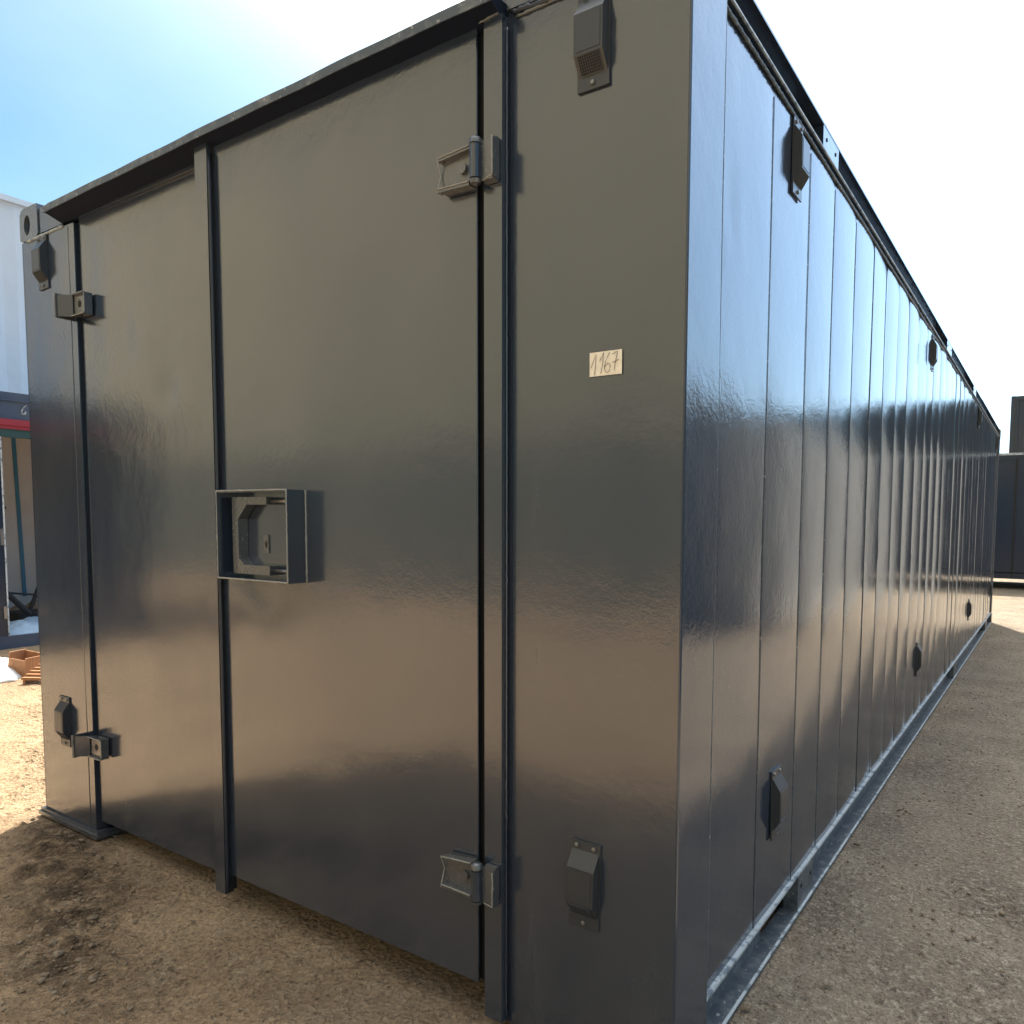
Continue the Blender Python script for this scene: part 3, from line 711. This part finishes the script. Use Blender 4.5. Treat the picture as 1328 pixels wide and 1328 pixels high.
# navy cabin with its long side open
nv = thing('open_cabin', 'navy cabin with open side, red stripe and beige lining at the left edge', 'cabin', (-6.2, 3, 0))
XF = -5.0
mb = MB(); mb.box(XF-.08, XF, -3, 9, 2.245, 2.505); mb.box(XF, XF+.02, -3, 9, 2.42, 2.435); mb.build('fascia', 'navy', nv, bevel=.003)
mb = MB(); mb.box(XF-.06, XF+.02, -3, 9, 2.185, 2.2449); mb.box(XF-.06, XF+.005, -3, 9, 2.15, 2.1849); mb.build('red_stripe', 'red', nv, bevel=.002)
mb = MB(); mb.box(XF-.10, XF-.01, -3, 9, 2.075, 2.1495); mb.build('shutter_rail', 'teal', nv, bevel=.003)
mb = MB(); mb.box(-7.35, -7.30, -3, 9, .12, 2.48); mb.build('lining_wall', 'beige', nv)
mb = MB(); mb.box(-7.40, XF-.08, -3, 9, 2.44, 2.50); mb.build('roof', 'navy', nv)
mb = MB(); mb.box(-7.40, XF-.05, -3, 9, .02, .075); mb.build('floor', 'beige', nv)
mb = MB(); mb.box(XF-.05, XF, -3, 9, .0, .125); mb.build('sill', 'navy', nv, bevel=.003)
mb = MB(); mb.box(-7.4, XF-.1, -3.05, -3, .02, 2.5); mb.box(-7.4, XF-.1, 9, 9.05, .02, 2.5); mb.build('end_wall', 'navy', nv)
def SY(x, y, X):   # wall coordinates (Y, Z) on the plane X measured from the survey of the photograph
    return None
mb = MB(); mb.prism([Vector((-7.30, 2.605, 2.40)), Vector((-7.30, 2.645, 2.40)), Vector((-7.30, 2.695, .30)), Vector((-7.30, 2.655, .30))], (0, 0, 0), (.012, 0, 0)); mb.build('blue_strip', 'blue', nv)
mb = MB(); mb.tube([(-7.29, 2.45, 1.42), (-7.25, 2.45, 1.42), (-7.24, 2.50, 1.40)], .012, 6); mb.build('hook', 'black', nv)
mb = MB(); mb.box(XF-.06, XF-.005, 1.48, 1.676, .125, 2.07); p_ = mb.build('shutter_post', 'farpaint', nv, bevel=.004)
mb = MB(); mb.box(XF-.005, XF+.004, 1.670, 1.682, .125, 2.07); mb.build('post_edge', 'chalk', p_)
mb = MB(); mb.box(XF-.004, XF+.008, 1.640, 1.668, 1.02, 1.18); mb.box(XF-.004, XF+.008, 1.640, 1.668, .30, .42); mb.build('latch_plate', 'screw', p_, bevel=.002)
# painted mark on the fascia: open loop with tail
mb = MB(); cy, cz = 1.875, 2.345
pts = [(XF+.004, cy+.016*math.cos(a), cz-.018+.022*math.sin(a)) for a in [R(q) for q in range(60, 400, 20)]]
pts = [(XF+.004, cy+.022, cz+.05)]+[(XF+.004, cy+.004, cz+.03), (XF+.004, cy-.012, cz+.0)]+pts[6:]
mb.tube(pts, .006, 6); mk = mb.build('painted_mark', 'chalk', nv)

def crumple(name, loc, size, m, k, label=None, cat=None, rot=0, n=46, amp=.35, group=None):
    mb = MB()
    def P(u, v):
        a = (u-.5)*2; b = (v-.5)*2; r = min(1, max(abs(a), abs(b)))
        h = (1-r**3)**.7
        z = size[2]*h*(.55+.45*nz(a*1.5+k, b*1.5))+size[2]*amp*h*abs(nz(a*3+k, b*4, k))+size[2]*.12*h*nz(a*9, b*10, k)
        return Vector((a*size[0]*(1+.12*nz(b*3, k)), b*size[1]*(1+.15*nz(a*3, k+2)), z+.004))
    mb.grid(P, n, n)
    o = mb.build(name, m, None)
    for p in o.data.polygons: p.use_smooth = True
    sm = o.modifiers.new('thick', 'SOLIDIFY'); sm.thickness = .004; sm.offset = -1
    o.location = loc; o.rotation_euler = (0, 0, rot)
    if label: tag(o, label, cat, group)
    return o
crumple('plastic_sheet', (-3.78, 1.0, 0), (.48, .36, .19), 'sheet', 3, 'crumpled white plastic sheet lying on sunlit ground at the left edge', 'plastic sheet', rot=.5)
crumple('folded_tarpaulin', (-5.55, 2.05, .078), (.42, .5, .17), 'sheetb', 8, 'pale blue folded tarpaulin on the sill of the open cabin', 'tarpaulin', rot=.1, amp=.15)
crumple('grey_blanket', (-6.6, 2.7, .078), (.4, .7, .30), 'stone', 12, 'brown grey blanket heap at the back of the open cabin', 'blanket', rot=.1, amp=.2)
# orange crate pieces
cr = thing('wooden_crate', 'small orange wooden crate tipped open beside the white plastic sheet', 'crate', (-3.42, 1.20, 0))
mb = MB(); mb.box(-.14, -.125, -.14, .14, .0, .20); mb.build('side_panel', 'wood', cr, local=False, bevel=.002)
mb = MB(); mb.box(.125, .14, -.14, .14, .0, .17); mb.build('side_panel', 'wood', cr, local=False, bevel=.002)
mb = MB(); mb.box(-.124, .124, -.14, -.125, .0, .15); mb.build('end_panel', 'wood', cr, local=False, bevel=.002)
mb = MB(); mb.box(-.124, .124, .125, .14, .0, .19); mb.build('end_panel', 'wood', cr, local=False, bevel=.002)
cr.rotation_euler = (0, R(8), R(25)); cr.scale = (.55, .55, 1.0)
sl = thing('slatted_board', 'orange slatted timber board lying on the ground against the left of the long container', 'board', (-3.03, 1.18, 0))
for k in range(5):
    mb = MB(); mb.box(-.15, .15, -.17+.07*k, -.12+.07*k, .035+.018*k, .055+.018*k); mb.build('slat', 'wood', sl, local=False, bevel=.002)
mb = MB(); mb.box(-.13, -.10, -.17, .17, .0, .034); mb.box(.10, .13, -.17, .17, .0, .034); mb.build('bearer', 'wood', sl, local=False)
sl.rotation_euler = (0, 0, R(30)); sl.scale = (.6, .6, 1)
mb = MB(); mb.tube([(0, 0, .0), (.03, -.42, .50)], .03, 8); mb.tube([(0, .0, .0), (.02, .10, .30)], .022, 8); mb.tube([(.015, -.2, .24), (.02, .07, .20)], .012, 6)
o = mb.build('folding_trestle', 'black'); o.location = (-5.75, 2.13, .25); tag(o, 'black folded trestle leaning inside the open cabin behind its post', 'trestle')
mb = MB(); mb.box(-.2, .2, -.25, .25, 0, .16); o = mb.build('storage_tray', 'black', bevel=.01); o.location = (-6.1, 2.35, .078); tag(o, 'black tray between tarpaulin and blanket inside the open cabin', 'tray')

# ------------------------------------------------------------------ loose stones
def stones():
    tb = bmesh.new(); bmesh.ops.create_icosphere(tb, subdivisions=1, radius=1)
    BV = [v.co.copy() for v in tb.verts]; BF = [tuple(v.index for v in f.verts) for f in tb.faces]; tb.free()
    VV = []; FF = []
    def stone(x, y, r):
        k = random.random()*50; n0 = len(VV)
        sx, sy, sz = random.uniform(.7, 1.4), random.uniform(.7, 1.3), random.uniform(.35, .75); a = random.random()*6.28; ca, sa = math.cos(a), math.sin(a)
        for v in BV:
            c = v*(r*(1+.5*noise.noise(v*1.3+Vector((k, 0, 0)))))
            VV.append((c.x*sx*ca-c.y*sy*sa+x, c.x*sx*sa+c.y*sy*ca+y, c.z*sz+r*.10))
        FF.extend(tuple(i+n0 for i in f) for f in BF)
    for _ in range(420):      # churned strip before the left door
        t = random.random(); x = -.6+2.2*t+random.gauss(0, .1); y = -.30-.387*(x-.95)+random.gauss(0, .09)
        if -.1 < x < .5 and y > -.03 or x < .0: continue
        if y > .1: continue
        stone(x, y, random.choice((.003, .004, .004, .005, .006, .008, .012))*random.uniform(.7, 1.2))
    for _ in range(5000):
        x = random.uniform(3.08, 4.6); y = -.5+9.5*random.random()**1.6; stone(x, y, random.choice((.0015, .002, .002, .003, .004, .006))*random.uniform(.8, 1.3))
    for _ in range(1500):
        x = random.uniform(.0, 2.9); y = random.uniform(-1.1, .05); stone(x, y, random.choice((.0015, .002, .003, .004))*random.uniform(.7, 1.2))
    for x, y, r in ((3.50, 1.13, .012), (3.56, 1.12, .010), (3.545, 1.10, .009), (3.07, .40, .013), (3.09, 1.62, .012)): stone(x, y, r)
    me = bpy.data.meshes.new('gravel'); me.from_pydata(VV, [], FF); me.materials.append(M['stone']); o = bpy.data.objects.new('gravel', me); col.objects.link(o); o['kind'] = 'stuff'; o['label'] = 'loose grit and small stones scattered on the ground'; o['category'] = 'gravel'
stones()
